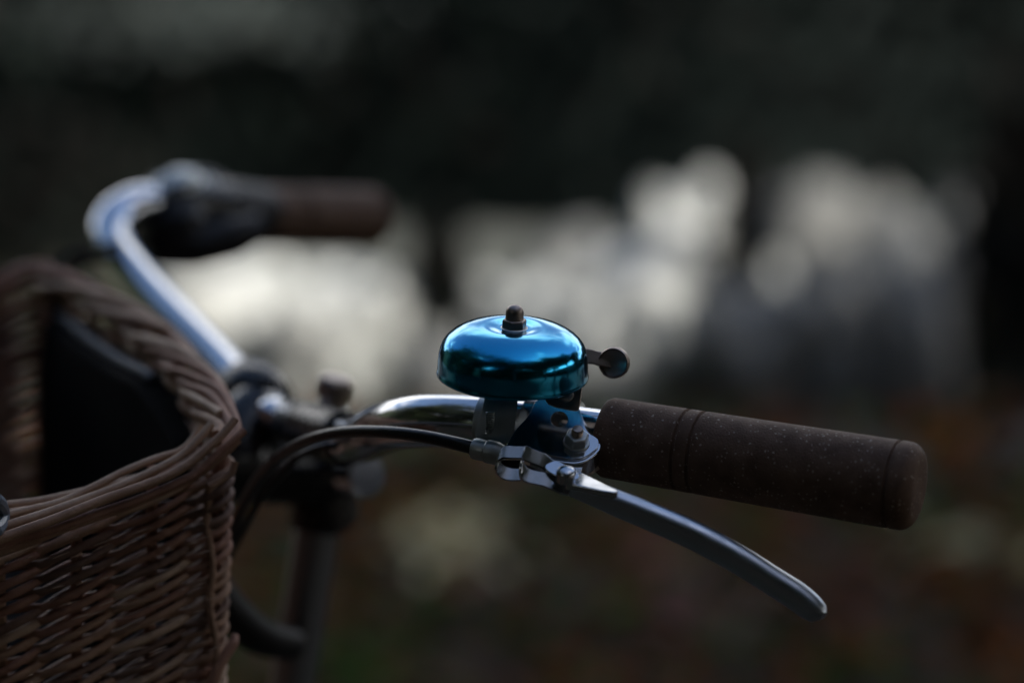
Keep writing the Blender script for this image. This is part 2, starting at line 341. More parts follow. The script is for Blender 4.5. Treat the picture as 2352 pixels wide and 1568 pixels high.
# ------------------------------------------------------------------ vegetation
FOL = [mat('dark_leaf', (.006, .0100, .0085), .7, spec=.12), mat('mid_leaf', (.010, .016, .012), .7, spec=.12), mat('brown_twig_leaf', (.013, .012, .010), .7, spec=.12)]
FOL2 = [mat('deep_green_leaf', (.030, .042, .022), .6, spec=.2), mat('mid_green_leaf', (.050, .065, .030), .6, spec=.2), mat('autumn_leaf', (.085, .050, .024), .6, spec=.2)]  # deeper and brighter green, mixed at random among the leaves
BARK = mat('bark', (.05, .042, .035), .9, bump=1, bscale=40)
def hedge(lab='long dark evergreen hedge filling the shaded background', dist=9.3, turn=0, n=26000, top=2.35, fo=None):
    fo = fo or FOL
    T = Matrix.Rotation(R(turn), 3, 'Z'); base = T @ Vector((0, dist - .4, 0))
    t = thing('hedge', lab, 'hedge', base)
    cv, cf = [], []; N = 60
    for i in range(N + 1):
        x = -9 + 18 * i / N
        for k in range(9):
            a = math.pi * k / 8; r = 1 + .25 * noise.noise((x * .8, k * .6, 0))
            cv.append(T @ Vector((x, dist - math.cos(a) * .9 * r, max(0, max(0, math.sin(a)) ** .6 * top * r))))
    for i in range(N):
        for k in range(8): cf.append((i * 9 + k, i * 9 + k + 1, i * 9 + k + 10, i * 9 + k + 9))
    mesh_obj('branch_mass', cv, cf, fo[0], t, smooth=True)
    its = []
    for i in range(n):
        x = random.uniform(-9, 9); a = random.uniform(0, 2.2)
        r = (1 + .25 * noise.noise((x * .8, a * 8 / math.pi * .6, 0))) * random.uniform(.95, 1.15)
        its.append((T @ Vector((x, dist - math.cos(a) * .95 * r, math.sin(a) ** .6 * (top + .05) * r)), random.uniform(.05, .10), random.choice((0, 0, 1, 2)), T @ Vector((random.gauss(0, .6), -math.cos(a) + random.gauss(0, .5), math.sin(a) + random.gauss(0, .5)))))
    quads('foliage', its, fo, t, kind='stuff', origin=base)
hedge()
hedge('tall dark thicket behind the photographer, mirrored in the side of the bell', 8.2, 180, 14000, 4.8, FOL2)
hedge('tall dark thicket to the left of the bicycle, outside the picture', 8.6, 90, 12000, 4.4, FOL2)
hedge('tall dark thicket to the right of the bicycle, outside the picture', 9.6, -90, 12000, 2.2, FOL2)
def shrub(px, ybase, h, wd, label, n=900):
    dr = P(px, ybase, 1) - CAM_LOC; t_ = -CAM_LOC.z / dr.z; c = CAM_LOC + dr * t_; c.z = 0
    t = thing('shrub', label, 'shrub', c, 'dark shrubs among the boulders')
    its = []
    for k in range(7):
        a = random.uniform(0, 6.28); tip = c + Vector((math.cos(a) * wd * .35, math.sin(a) * wd * .35, h * random.uniform(.7, 1)))
        tube('stem', [(c, .012), ((c + tip) / 2 + Vector((0, 0, .05)), .008), (tip, .003)], BARK, t, n=6, step=.1)
    for i in range(n):
        z = random.random() ** .8; a = random.uniform(0, 6.28); r = wd * .5 * (1 - .75 * z) * math.sqrt(random.random())
        its.append((c + Vector((math.cos(a) * r, math.sin(a) * r, z * h)), random.uniform(.03, .06), random.choice((0, 1, 2, 2)), Vector((random.gauss(0, 1), random.gauss(0, 1), random.gauss(.4, 1)))))
    quads('foliage', its, FOL, t, kind='stuff', origin=c)
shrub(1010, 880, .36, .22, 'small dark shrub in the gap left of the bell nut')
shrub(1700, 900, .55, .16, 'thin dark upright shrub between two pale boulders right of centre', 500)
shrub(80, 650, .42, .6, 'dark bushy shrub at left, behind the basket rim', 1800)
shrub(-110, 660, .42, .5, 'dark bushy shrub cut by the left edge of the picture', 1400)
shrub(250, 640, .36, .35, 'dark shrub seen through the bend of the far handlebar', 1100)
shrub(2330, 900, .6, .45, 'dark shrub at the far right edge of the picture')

def grey_shrub():
    c = Vector((-1.75, 8.3, 0)); t = thing('shrub', 'tall grey-leaved shrub arching into the top left corner', 'shrub', c)
    its = []
    for k in range(9):
        q = P(random.uniform(60, 720), random.uniform(-40, 110), 8.35); m_ = Vector((c.x + .3, 8.3, q.z + .25))
        tube('stem', [(c, .012), (c.lerp(m_, .6), .009), (m_, .006), (q, .003)], BARK, t, n=6, step=.1)
    for i in range(1500):
        x = random.gauss(360, 200); q = P(x, 45 + random.gauss(0, 42) - abs(x - 380) * .05, random.uniform(8.2, 8.5))
        its.append((q, random.uniform(.02, .035), 0, Vector((random.gauss(0, 1), random.gauss(-.5, 1), random.gauss(.4, 1)))))
    quads('foliage', its, [mat('silver_leaf', (.10, .12, .11), .6)], t, kind='stuff', origin=c)
grey_shrub()

def tree(name_lab, x, y, h, cr, lean, n, sh, lab_cat='tree', zc=None):
    t = thing('tree', name_lab, lab_cat, (x, y, 0)); b = Vector((x, y, 0)); top = b + Vector((lean[0], lean[1], h * .72))
    tr = tube('trunk', [(b, .17), (b.lerp(top, .3) + Vector((.05, 0, 0)), .14), (b.lerp(top, .7), .10), (top, .05)], BARK, t, n=12, step=.3)
    c = b + Vector((lean[0], lean[1], zc or h * .7)); its = []
    tips = []
    for k in range(9):
        a = k * 2.4; s = b.lerp(top, .45 + .05 * k); e = c + Vector((math.cos(a) * cr * .8, math.sin(a) * cr * .8, random.uniform(-.4, .7) * cr * sh))
        tube('limb', [(s, .06), (s.lerp(e, .5) + Vector((0, 0, .2)), .035), (e, .01)], BARK, t, n=7, step=.3); tips.append(e)
    cl = [c + Vector((random.gauss(0, .42) * cr, random.gauss(0, .42) * cr, random.gauss(0, .42) * cr * sh)) for _ in range(26)] + tips
    for i in range(n):
        q = random.choice(cl); p = q + Vector((random.gauss(0, 1), random.gauss(0, 1), random.gauss(0, .8))) * cr * .19
        its.append((p, random.uniform(.10, .18), random.choice((0, 1, 1)), Vector((random.gauss(0, 1), random.gauss(0, 1), random.gauss(.4, 1)))))
    quads('crown', its, FOL2, t, kind='stuff', origin=c)
random.seed(23)
# trees that the chrome and the bell mirror, and that shade the bicycle
tree('leafy tree right of the bicycle, outside the picture, shading the handlebar', 4.6, -.9, 6.5, 2.1, (-.3, 0), 15000, .95, zc=3.9)
tree('second leafy tree to the right, outside the picture, shading the leafy ground', 4.9, 1.3, 5.8, 1.6, (0, 0), 10000, .8, zc=3.8)
tree('small bushy tree added at right, outside the picture, to shade the leafy ground', 4.6, 3.5, 3.9, .95, (0, 0), 6000, 1.0, zc=2.6)  # unseen tree added to keep the sun off the ground at right
tree('tall tree behind and left of the photographer', -4.2, -2.4, 9, 3.0, (.4, .3), 13000, 1.0, zc=4.6)
tree('tall tree straight behind the photographer', .2, -4.2, 9.5, 3.0, (0, .6), 15000, 1.0, zc=4.8)
tree('tall tree behind and right of the photographer', 4.6, -2.6, 9, 2.8, (-.2, .2), 13000, 1.0, zc=4.4)
tree('tree far to the left of the bicycle, outside the picture', -5.2, 1.8, 8, 2.6, (0, 0), 12000, 1.0, zc=3.8)
tree('low dense tree farther back at left behind the photographer', -2.4, -6.5, 7, 3.0, (0, 0), 8000, .8, zc=2.6)
tree('low dense tree farther back at right behind the photographer', 3.2, -7.0, 7, 3.0, (0, 0), 8000, .8, zc=2.6)

# ------------------------------------------------------------------ bicycle
bike = thing('bicycle', 'bicycle with swept-back chrome handlebar, brown grips and black stem', 'bicycle', (P(720, 1100, 1.42).x, P(720, 1100, 1.42).y, 0))
RB = .0111
tube('handlebar', px_path([
    (1760, 1066, 1.143, RB), (1560, 1030, 1.156, RB), (1395, 1005, 1.165, RB), (1250, 986, 1.174, RB), (1100, 971, 1.184, RB), (1000, 966, 1.197, RB), (930, 970, 1.213, RB),
    (875, 984, 1.237, RB), (835, 1003, 1.265, RB), (780, 1005, 1.295, RB), (700, 980, 1.345, RB), (630, 950, 1.395, RB), (575, 912, 1.43, RB), (515, 850, 1.462, .0116),
    (400, 735, 1.512, .0122), (312, 636, 1.555, .0124), (262, 565, 1.585, .0124), (264, 508, 1.603, .0122), (320, 472, 1.618, .0118), (400, 474, 1.635, RB), (480, 482, 1.655, RB), (700, 490, 1.71, RB)]),
    M['chrome'], bike, n=40, step=.003)
def make_grip(a, b, r0, r1, lab):
    ax = (b - a).normalized(); Ln = (b - a).length; pr = []
    def rr(t): return r0 + (r1 - r0) * t
    pts = [(0, .0116, 0)]
    pr.append((.0116, .003)); pr.append((.0116, 0)); pr.append((rr(0) - .0022, 0)); pr.append((rr(0) - .0008, .0006)); pr.append((rr(0), .0022))
    t = .0022
    grooves = [.262, .312, .925]
    gs = [g_ * Ln for g_ in grooves]
    z = .004
    zz = []
    while z < Ln - .007: zz.append(z); z += .002
    for g_ in gs: zz = [q for q in zz if abs(q - g_) > .0016]; zz += [g_ - .0009, g_ - .0004, g_ + .0004, g_ + .0009]
    zz.sort()
    for q in zz:
        ing = any(abs(q - g_) < .0006 for g_ in gs); pr.append((rr(q / Ln) - (.0011 if ing else 0), q))
    for k in range(1, 8):
        an = k / 7 * math.pi / 2; pr.append((r1 - .0065 + .0065 * math.cos(an), Ln - .0065 + .0065 * math.sin(an)))
    pr.append((.004, Ln + .0002)); pr.append((.0001, Ln - .0004))
    return lathe('grip', pr, a, ax, M['grip'], bike, n=72, label=lab)
make_grip(P(1388, 1003, 1.165), P(2112, 1121, 1.118), .01615, .0174, 'near speckled dark brown cork grip')
make_grip(P(592, 494, 1.685), P(866, 501, 1.755), .0176, .0184, 'far blurred brown grip')

# stem, steerer
stem = lathe('stem', [(.0125, -.03), (.0175, -.026), (.0185, .004), (.016, .012), (.009, .016), (.001, .017)], P(738, 1080, 1.425), V(-.05, 1, .2), M['black'], bike, n=40)
tube('stem_arm', px_path([(745, 1085, 1.42, .0175), (660, 1075, 1.405, .0178), (560, 1060, 1.39, .020), (440, 1050, 1.375, .022)]), M['black'], stem, n=32)
lax = (P(264, 508, 1.603) - P(835, 1003, 1.265)).normalized()
lathe('bar_clamp', [(.0115, -.016), (.0155, -.015), (.0185, -.009), (.0190, .0), (.0185, .009), (.0155, .016), (.0115, .017)], P(582, 918, 1.425), lax, M['black'], stem, n=40)
tube('clamp_web', px_path([(600, 945, 1.40, .016), (560, 1000, 1.39, .018), (540, 1060, 1.385, .02)]), M['black'], stem, n=24)
lathe('glint_dome', [(.0098, -.004), (.0102, 0), (.0090, .0035), (.0060, .0056), (.003, .0064), (.0001, .0066)], P(640, 945, 1.372), V(.12, .93, .35), M['chrome'], stem, n=32)  # chrome dome added to catch a bright sky glint beside the clamp
tube('bar_sleeve', px_path([(800, 1005, 1.283, .0121), (780, 1005, 1.295, .0124), (715, 985, 1.335, .0126), (700, 980, 1.345, .0120)]), M['black'], stem, n=32)
bl = V(.2, 1, .25)
lathe('clamp_bolt', [(.0066, -.004), (.0066, .004), (.0085, .0045), (.0085, .0105), (.007, .0125), (.001, .013)], P(762, 925, 1.36), bl, M['dark_steel'], stem, n=24)
lathe('clamp_washer', [(.010, 0), (.010, .003), (.007, .004)], P(755, 955, 1.36), bl, M['zinc'], stem, n=24)
tube('clamp_lug', px_path([(640, 985, 1.375, .006), (700, 975, 1.37, .007), (780, 962, 1.36, .006)]), M['zinc'], stem, n=16)
lathe('steerer_tube', [(.0112, -.32), (.0112, .0)], P(738, 1150, 1.425), (P(738, 1150, 1.425) - P(672, 1568, 1.44)), M['tube_paint'], bike, n=32)
lathe('headset_ring', [(.0112, -.006), (.0150, -.005), (.0158, .0), (.0150, .005), (.0112, .006)], P(736, 1160, 1.425), (P(738, 1150, 1.425) - P(672, 1568, 1.44)), M['black'], bike, n=32)
hx = P(640, 1770, 1.45); dn = (hx - P(738, 1150, 1.425)).normalized()
lathe('head_tube', [(.018, 0), (.019, .004), (.0185, .16), (.017, .165)], hx, dn, M['tube_paint'], bike, n=32)
# the rest of the bicycle, below and beside the picture: fork, wheels, frame, saddle
bw = Vector((.92, .38, 0)).normalized(); lw = Vector((-bw.y, bw.x, 0))
fa_ = Vector((hx.x, hx.y, .335)) - bw * .075; ra_ = fa_ + bw * 1.04
def wheel(c):
    tyre = []
    for i in range(73): a = 2 * math.pi * i / 72; tyre.append((c + bw * math.cos(a) * .318 + Vector((0, 0, math.sin(a) * .318)), .017))
    w_ = tube('wheel', tyre, M['rubber'], bike, n=12, step=.1)
    tube('rim', [(c + bw * math.cos(2 * math.pi * i / 72) * .300 + Vector((0, 0, math.sin(2 * math.pi * i / 72) * .300)), .010) for i in range(73)], M['alloy'], w_, n=10, step=.1)
    lathe('hub', [(.006, -.05), (.022, -.035), (.012, -.028), (.012, .028), (.022, .035), (.006, .05)], c, lw, M['alloy'], w_, n=20)
    vs_, fs_ = [], []
    for i in range(36):
        a = 2 * math.pi * i / 36; sd_ = .03 * (1 if i % 2 else -1); p0 = c + lw * sd_ + bw * math.cos(a + .5 * (1 if i % 4 < 2 else -1)) * .02 + Vector((0, 0, math.sin(a + .5 * (1 if i % 4 < 2 else -1)) * .02)); p1 = c + bw * math.cos(a) * .295 + Vector((0, 0, math.sin(a) * .295))
        v_, f_ = sweep([(p0, .001), (p1, .001)], circ(5), lw); k0 = len(vs_); vs_ += v_; fs_ += [tuple(q + k0 for q in ff) for ff in f_]
    sp_ = mesh_obj('spokes', vs_, fs_, M['alloy'], w_); sp_['kind'] = 'stuff'
wheel(fa_); wheel(ra_)
crown = hx + (hx - P(738, 1150, 1.425)).normalized() * .02
for sg in (-1, 1): tube('fork_blade', [(crown + lw * .012 * sg, .014), (crown + lw * .05 * sg + Vector((0, 0, -.03)), .013), (fa_.lerp(crown, .4) + lw * .055 * sg + bw * .01, .011), (fa_ + lw * .055 * sg, .008)], M['black'], bike, n=16, step=.02)
bb_ = fa_ + bw * .58 + Vector((0, 0, -.05)); st_ = bb_ + bw * .17 + Vector((0, 0, .50))
tube('frame_tube', [(hx - dn * -.01, .015), (hx.lerp(bb_, .5) + Vector((0, 0, -.03)), .016), (bb_, .017)], M['black'], bike, n=20, step=.03)
tube('frame_tube', [(bb_, .016), (st_, .015)], M['black'], bike, n=20, step=.03)
for sg in (-1, 1):
    tube('chain_stay', [(bb_, .009), (ra_ + lw * .055 * sg, .007)], M['black'], bike, n=12, step=.05)
    tube('seat_stay', [(st_.lerp(bb_, .25), .008), (ra_ + lw * .055 * sg, .007)], M['black'], bike, n=12, step=.05)
tube('seat_post', [(st_, .0125), (st_ + bw * .03 + Vector((0, 0, .10)), .0125)], M['alloy'], bike, n=16)
sv = [(st_ + bw * (-.13 + .27 * t) + Vector((0, 0, .125 + .02 * t * t)), .022 + .055 * t ** 1.6 if t < .9 else .06) for t in [i / 12 for i in range(13)]]
v_, f_ = sweep(sv, [(x, y * .35) for x, y in circ(20)], (0, 0, 1)); mesh_obj('saddle', v_, f_, M['grip'], bike)
axk = V(.62, .02, .78)
kn = lathe('round_knob', [(.006, -.016), (.0085, -.014), (.0085, -.004), (.0104, -.002), (.0108, .001), (.0104, .0025), (.0098, .0022)], P(838, 1092, 1.375), axk, M['chrome_worn'], bike, n=40)
lathe('knob_face', [(.0098, -.001), (.0098, .0012), (.006, .0016), (.0005, .0017)], P(838, 1092, 1.375) + axk * .0011, axk, M['lens'], kn, n=40)
tube('knob_arm', px_path([(790, 1050, 1.40, .005), (795, 1090, 1.39, .006), (820, 1095, 1.382, .006)]), M['chrome_worn'], bike, n=14)
tube('basket_support', px_path([(470, 1330, 1.36, .010), (540, 1415, 1.37, .0095), (600, 1462, 1.385, .009), (668, 1478, 1.41, .008)]), M['rubber'], bike, n=20)

# cables
tube('brake_cable', px_path([(1120, 1036, 1.137, .0027), (1060, 1021, 1.142, .0027), (980, 1003, 1.152, .0026), (890, 992, 1.167, .0025), (800, 991, 1.188, .0025), (720, 1006, 1.21, .0025),
     (650, 1042, 1.24, .0025), (600, 1088, 1.265, .0025), (565, 1145, 1.285, .0025), (535, 1220, 1.30, .0025), (505, 1330, 1.32, .0025)]), M['cable'], bike, n=14, label='near black brake cable')
tube('shift_cable', px_path([(840, 1040, 1.262, .002), (760, 1022, 1.27, .002), (690, 1045, 1.28, .002), (640, 1090, 1.29, .002), (595, 1150, 1.30, .002), (550, 1230, 1.31, .002), (500, 1320, 1.32, .002)]), M['cable'], bike, n=10)
tube('shift_cable', px_path([(440, 580, 1.66, .0026), (330, 560, 1.60, .0026), (215, 572, 1.53, .0026), (150, 592, 1.50, .0026), (125, 640, 1.48, .0026), (130, 740, 1.47, .0026)]), M['bagcloth'], bike, n=10)
tube('shift_cable', px_path([(430, 600, 1.66, .0026), (330, 600, 1.60, .0026), (230, 596, 1.53, .0026), (170, 612, 1.505, .0026), (150, 660, 1.49, .0026), (150, 760, 1.47, .0026)]), M['bagcloth'], bike, n=10)

# near brake: clamp plate, clevis, lever
pn = V(.06, .76, .65); pc = P(*z1(900, 1050), 1.148)
cr_out = [(628, 1262), (632, 1232), (652, 1188), (700, 1100), (748, 1035), (800, 985), (850, 905), (872, 835), (1000, 815), (1185, 830), (1200, 905), (1232, 1000), (1258, 1088), (1335, 1128), (1348, 1160),
          (1338, 1200), (1290, 1240), (1235, 1275), (1150, 1290), (1000, 1264), (900, 1228), (830, 1216), (792, 1234), (770, 1264), (700, 1262)]
ol = [on_plane(*z1(x, y), pc, pn) for x, y in cr_out]
def smooth_loop(pts, it=1):
    for _ in range(it):
        out = []
        for i in range(len(pts)):
            a, b = pts[i], pts[(i + 1) % len(pts)]; out += [a.lerp(b, .25), a.lerp(b, .75)]
        pts = out
    return pts
ol = smooth_loop(ol, 2)
hc = on_plane(*z1(1050, 985), pc, pn); hx_, hy_, _ = frame_of(pn)
hl = [hc + (hx_ * math.cos(2 * math.pi * k / 36) * .0037 + hy_ * math.sin(2 * math.pi * k / 36) * .0052) for k in range(36)]
hl = [on_plane(*z1(1050 + 66 * math.cos(2 * math.pi * k / 36), 988 + 60 * math.sin(2 * math.pi * k / 36)), pc, pn) for k in range(36)]
br = plate('brake_bracket', ol, .0016, pn, M['chrome_worn'], bike, hole=hl); bevel(br, .0005, 3)
# folded lower flange
fl = [on_plane(*z1(x, y), pc, pn) - pn * .0012 for x, y in [(1340, 1150), (1334, 1195), (1290, 1238), (1235, 1272), (1150, 1287), (1000, 1262), (900, 1226), (832, 1216)]]
bevel(ribbon('flange', fl, -pn * .0085 + V(0, 0, -1) * .002, .0014, M['chrome_worn'], br), .0004)
# clamp that wraps the bar behind the plate
lathe('clamp_ring', [(.0113, -.011), (.0135, -.0105), (.0135, .0105), (.0113, .011)], P(1268, 990, 1.173), P(1395, 1005, 1.165) - P(1250, 986, 1.174), M['chrome_worn'], br, n=40)
lg = [P(1330, 1035, 1.150), P(1365, 1040, 1.152), P(1388, 1050, 1.156), P(1390, 1068, 1.156), P(1360, 1090, 1.150), P(1320, 1112, 1.145), P(1290, 1090, 1.145)]
bevel(plate('clamp_lug', lg, .006, V(.1, .1, 1), M['dark_steel'], br), .0006)
# nut and bolt
nc = on_plane(*z1(1178, 1165), pc, pn)
hexnut('nut', nc, pn, .0042, .0046, M['zinc'], br)
lathe('washer', [(.0035, 0), (.0051, 0), (.0053, .0004), (.0051, .0008), (.0035, .0008)], nc, pn, M['zinc'], br, n=32)
pr = [(.0022, .002)]
for k in range(4): pr += [(.0024, .0044 + k * .0007), (.0021, .0048 + k * .0007)]
pr += [(.0020, .0076), (.0001, .0078)]
lathe('bolt', pr, nc, pn, M['dark_steel'], br, n=24)
# cable ferrule
fa = (P(1095, 1030, 1.139) - P(1150, 1042, 1.135)).normalized()
lathe('cable_ferrule', [(.0030, .0098), (.0040, .0095), (.0043, .008), (.0041, .004), (.0046, .0035), (.0046, -.0005), (.0043, -.001), (.0036, -.0035), (.002, -.0042), (.0001, -.0044)], P(1138, 1040, 1.136), fa, M['zinc'], br, n=28)
# clevis sheets
ex = V(.25, .86, -.45)
def zz7(l, d0, d1): n = len(l); return [P(*z7(x, y), d0 + (d1 - d0) * i / (n - 1)) for i, (x, y) in enumerate(l)]
rb1 = ribbon('cable_housing_loop', zz7([(900, 610), (700, 610), (545, 605), (480, 660), (445, 760), (470, 860), (540, 920), (660, 955), (790, 955), (900, 950)], 1.1285, 1.1285), ex * .0052, .0012, M['chrome_worn'], br)
bevel(rb1, .0003)
rb2 = ribbon('clevis', zz7([(1690, 945), (1600, 945), (1440, 915), (1250, 830), (1150, 745), (1010, 690), (905, 640), (850, 610), (822, 680), (800, 800), (805, 900), (860, 965), (1000, 1010), (1150, 1040), (1300, 1100), (1450, 1165), (1545, 1172)], 1.121, 1.119), ex * .0058, .0013, M['chrome_worn'], br)
bevel(rb2, .0003)
def filler(l, d):
    n_ = V(0, .1, 1); c_ = P(*z7(*l[0]), d); return bevel(plate('dark_filler', [on_plane(*z7(x, y), c_, n_) for x, y in l], .005, n_, M['rubber'], br), .0005)  # black block added inside the sheets, standing in for the shade there
filler([(548, 655), (600, 640), (880, 640), (830, 760), (790, 930), (640, 925), (540, 880), (510, 760)], 1.1300)
filler([(860, 690), (1010, 745), (1150, 810), (1300, 890), (1450, 955), (1600, 985), (1560, 1120), (1450, 1110), (1300, 1060), (1150, 1005), (1000, 975), (860, 925)], 1.1222)
# lever
lev_top = [(1300, 1102), (1340, 1117), (1380, 1131), (1430, 1151), (1495, 1177), (1595, 1220), (1695, 1273), (1775, 1323), (1835, 1361), (1866, 1386), (1884, 1402), (1893, 1411)]
lev_w = [.0050, .0056, .0062, .0066, .0068, .0070, .0071, .0070, .0071, .0067, .0054, .0024]
dps = [1.124 - .012 * i / 11 for i in range(12)]
# cross-section: inverted channel with a rounded crown, x = away/toward, y = up
def chan(hh=1.15):
    sec = []
    outer = []
    for k in range(9):
        a = math.pi * k / 8; outer.append((-math.cos(a) * .60, .04 + .48 * math.sin(a) ** .75))
    outer = [(-.40, -hh * .84), (-.52, -hh * .70)] + outer + [(.52, -hh * .70), (.40, -hh * .84)]
    inner = [(x * .78, y - (.18 if y > -.2 else 0)) for x, y in outer][::-1]
    return outer + inner
lp = resample([(P(x, y, d), wv) for (x, y), wv, d in zip(lev_top, lev_w, dps)], .002)
lv, lf = sweep(lp, chan(), V(-.1, .86, .50))
lever = mesh_obj('brake_lever', lv, lf, M['alloy'], bike, sharp=50); bevel(lever, .0005, 3, 40)
# flat polished shoulder
sh = [(1640, 1005), (1720, 840), (1640, 765), (1610, 770), (1800, 860), (2000, 950), (2150, 1030), (2270, 1085), (2240, 1110), (2050, 1085), (1850, 1040)]
sh = [(1500, 985), (1420, 860), (1480, 780), (1625, 765), (1800, 855), (2000, 952), (2150, 1028), (2262, 1082), (2262, 1108), (2200, 1118), (2050, 1098), (1850, 1055), (1640, 1008)]
sc = P(1360, 1105, 1.1160); sn = V(.03, .91, .41)
bevel(plate('lever_shoulder', [on_plane(*z7(x, y), sc, sn) for x, y in sh], .003, sn, M['chrome_worn'], lever), .0006, 3)
rc = P(*z7(1500, 838), 1.1135)
lathe('pivot_rivet', [(.0038, -.003), (.0038, .0004), (.0035, .0012), (.0027, .0019), (.0012, .0023), (.0001, .0024)], rc, V(.08, .80, .60), M['chrome_worn'], lever, n=36)
tp = [z7(*q) for q in ((1170, 745), (1240, 655), (1360, 640), (1500, 710), (1640, 790), (1700, 860), (1695, 925), (1600, 940), (1440, 912), (1250, 828))]
tn = V(.05, .74, .67); tcn = P(*z7(1450, 870), 1.1175)
bevel(plate('pivot_plate', smooth_loop([on_plane(x, y, tcn, tn) for x, y in tp]), .0013, tn, M['chrome_worn'], br), .0004)

# far brake assembly (blurred)
fb = lathe('far_brake_clamp', [(.012, -.026), (.0195, -.022), (.021, 0), (.0195, .020), (.012, .024)], P(440, 478, 1.645), P(592, 492, 1.685) - P(400, 474, 1.635), M['black'], bike, n=32)
fb.name = 'brake_bracket.001'; WL['brake_bracket.001'] = WL['far_brake_clamp']
lathe('shifter_collar', [(.012, -.02), (.0185, -.018), (.0165, .02), (.012, .022)], P(550, 487, 1.672), P(592, 492, 1.685) - P(400, 474, 1.635), M['rubber'], bike, n=32)
lathe('clamp_ring', [(.019, -.006), (.0213, -.005), (.0213, .005), (.019, .006)], P(436, 478, 1.645), P(592, 492, 1.685) - P(400, 474, 1.635), M['zinc'], fb, n=40)  # added ring, stands in for a vertical reflection streak on the black clamp
lathe('clamp_cap', [(.0115, -.008), (.0150, -.002), (.0135, .004), (.008, .007), (.0005, .0085)], P(404, 424, 1.63), V(-.25, .9, .35), M['zinc'], fb, n=32)
tube('housing', px_path([(400, 470, 1.63, .015), (410, 530, 1.625, .019), (430, 580, 1.62, .012)]), M['rubber'], fb, n=24)
tube('housing', px_path([(350, 585, 1.62, .006), (440, 570, 1.62, .011), (530, 545, 1.63, .012), (600, 520, 1.64, .008)]), M['rubber'], fb, n=20)
tube('shifter_lever', px_path([(440, 408, 1.64, .006), (480, 418, 1.65, .007), (530, 438, 1.66, .006), (590, 455, 1.68, .004)]), M['rubber'], fb, n=20)

# ------------------------------------------------------------------ bell
bc = P(1177, 861, 1.152); bu_ = V(.035, .947, .318)
bell = thing('bicycle_bell', 'shiny metallic blue bell with a dark domed nut, clamped on the chrome handlebar', 'bicycle bell', bc)
mm = .001
prof = [(30.25, 0), (30.42, .4), (30.28, 1.0), (30.12, 1.8), (30.02, 3.5), (29.9, 6), (29.65, 8.5), (29.15, 10.6), (28.3, 12.6), (27.1, 14.3), (25.4, 15.9), (23.3, 17.3), (20.7, 18.6), (17.9, 19.5), (15, 20.15), (12.2, 20.45),
        (9.8, 20.35), (8, 19.95), (6.5, 19.75), (4.2, 19.85), (3.2, 19.9)]
inner = [(r - .8 if r > 4 else r, z - .8) for r, z in prof[::-1]]; inner[-1] = (29.9, 0)
pr = [(r * mm * .997, z * mm) for r, z in prof + inner]
v, f = lathe_vf(pr + [pr[0]], bc, bu_, 128)
dome = mesh_obj('dome', v, f, M['blue'], bell, sharp=50)
# cap nut
nb = bc + bu_ * .0196
hexnut('cap_nut', nb, bu_, .0043, .0038, M['dark_steel'], bell)
capn = lathe('nut_dome', [(.0038, .0034), (.0036, .0038), (.0036, .0065), (.0033, .0078), (.0025, .0089), (.0013, .0095), (.0001, .0097)], nb, bu_, M['dark_steel'], bell, n=36)
lathe('washer', [(.0035, 0), (.0052, 0), (.0054, .0004), (.0050, .0007), (.0035, .0007)], nb - bu_ * .0002, bu_, M['zinc'], bell, n=32)
# base and centre post
lathe('base_plate', [(.003, .001), (.017, .001), (.019, .0016), (.019, .006), (.018, .0068), (.003, .0068)], bc - bu_ * .0005 + V(0, 0, -1) * .001, bu_, M['dark_steel'], bell, n=40)
lathe('centre_post', [(.0028, 0), (.0028, .0195)], bc, bu_, M['zinc'], bell, n=16)
# thumb lever: arm and concave round pad
arm_c = [(1330, 817, 1.160, 1), (1370, 820, 1.163, .9), (1392, 830, 1.165, 1.1)]
arm = ribbon('thumb_lever', [P(1300, 800, 1.162), P(1350, 800, 1.163), P(1375, 806, 1.164), P(1398, 810, 1.165)], V(.18, -1, .25) * .0062, .0014, M['dark_steel'], bell); bevel(arm, .0004)
pa = V(-.25, -.10, 1)
lathe('thumb_pad', [(.0001, .0002), (.0035, .0004), (.0052, .0012), (.0058, .0024), (.0059, .0026), (.0063, .0018), (.0063, -.0006), (.0054, -.0016), (.0001, -.002)], P(1411, 832, 1.164), pa, M['dark_steel'], arm, n=40)
# clamp band in front of the bar
cbp = [(1128, 893), (1190, 897), (1187, 935), (1181, 985), (1178, 1005), (1165, 1014), (1130, 1017), (1100, 1008), (1090, 992), (1094, 970), (1110, 930)]
def bandpt(px, py, depth):  # on a bent sheet hugging the tube
    return P(px, py, depth)
xs0 = []
rows = [(888, 1118, 1192, 1.168), (900, 1115, 1191, 1.161), (925, 1111, 1189, 1.158), (950, 1104, 1186, 1.1565), (975, 1096, 1183, 1.156), (992, 1091, 1180, 1.1555), (1006, 1093, 1178, 1.155), (1014, 1104, 1170, 1.1535), (1018, 1122, 1155, 1.153)]
vs, fs = [], []; NC = 13
slot = (1118, 1138, 956, 1000)
for (y, a, b, d) in rows:
    for k in range(NC):
        t = k / (NC - 1); x = a + (b - a) * t; vs.append(P(x, y + 5 * math.sin(math.pi * t), d - .0008 * math.sin(math.pi * t)))
n0 = len(vs); back = V(0, .1, -1) * .0013; vs += [q + back for q in vs]
def incell(i, k): return i in (3, 4) and k in (3, 4)
top = [(i, k) for i in range(len(rows) - 1) for k in range(NC - 1) if not incell(i, k)]
from collections import Counter
ec = Counter()
for i, k in top:
    q = (i * NC + k, i * NC + k + 1, (i + 1) * NC + k + 1, (i + 1) * NC + k); fs.append(q); fs.append(tuple(n0 + j for j in q[::-1]))
    for j in range(4): ec[frozenset((q[j], q[(j + 1) % 4]))] += 1
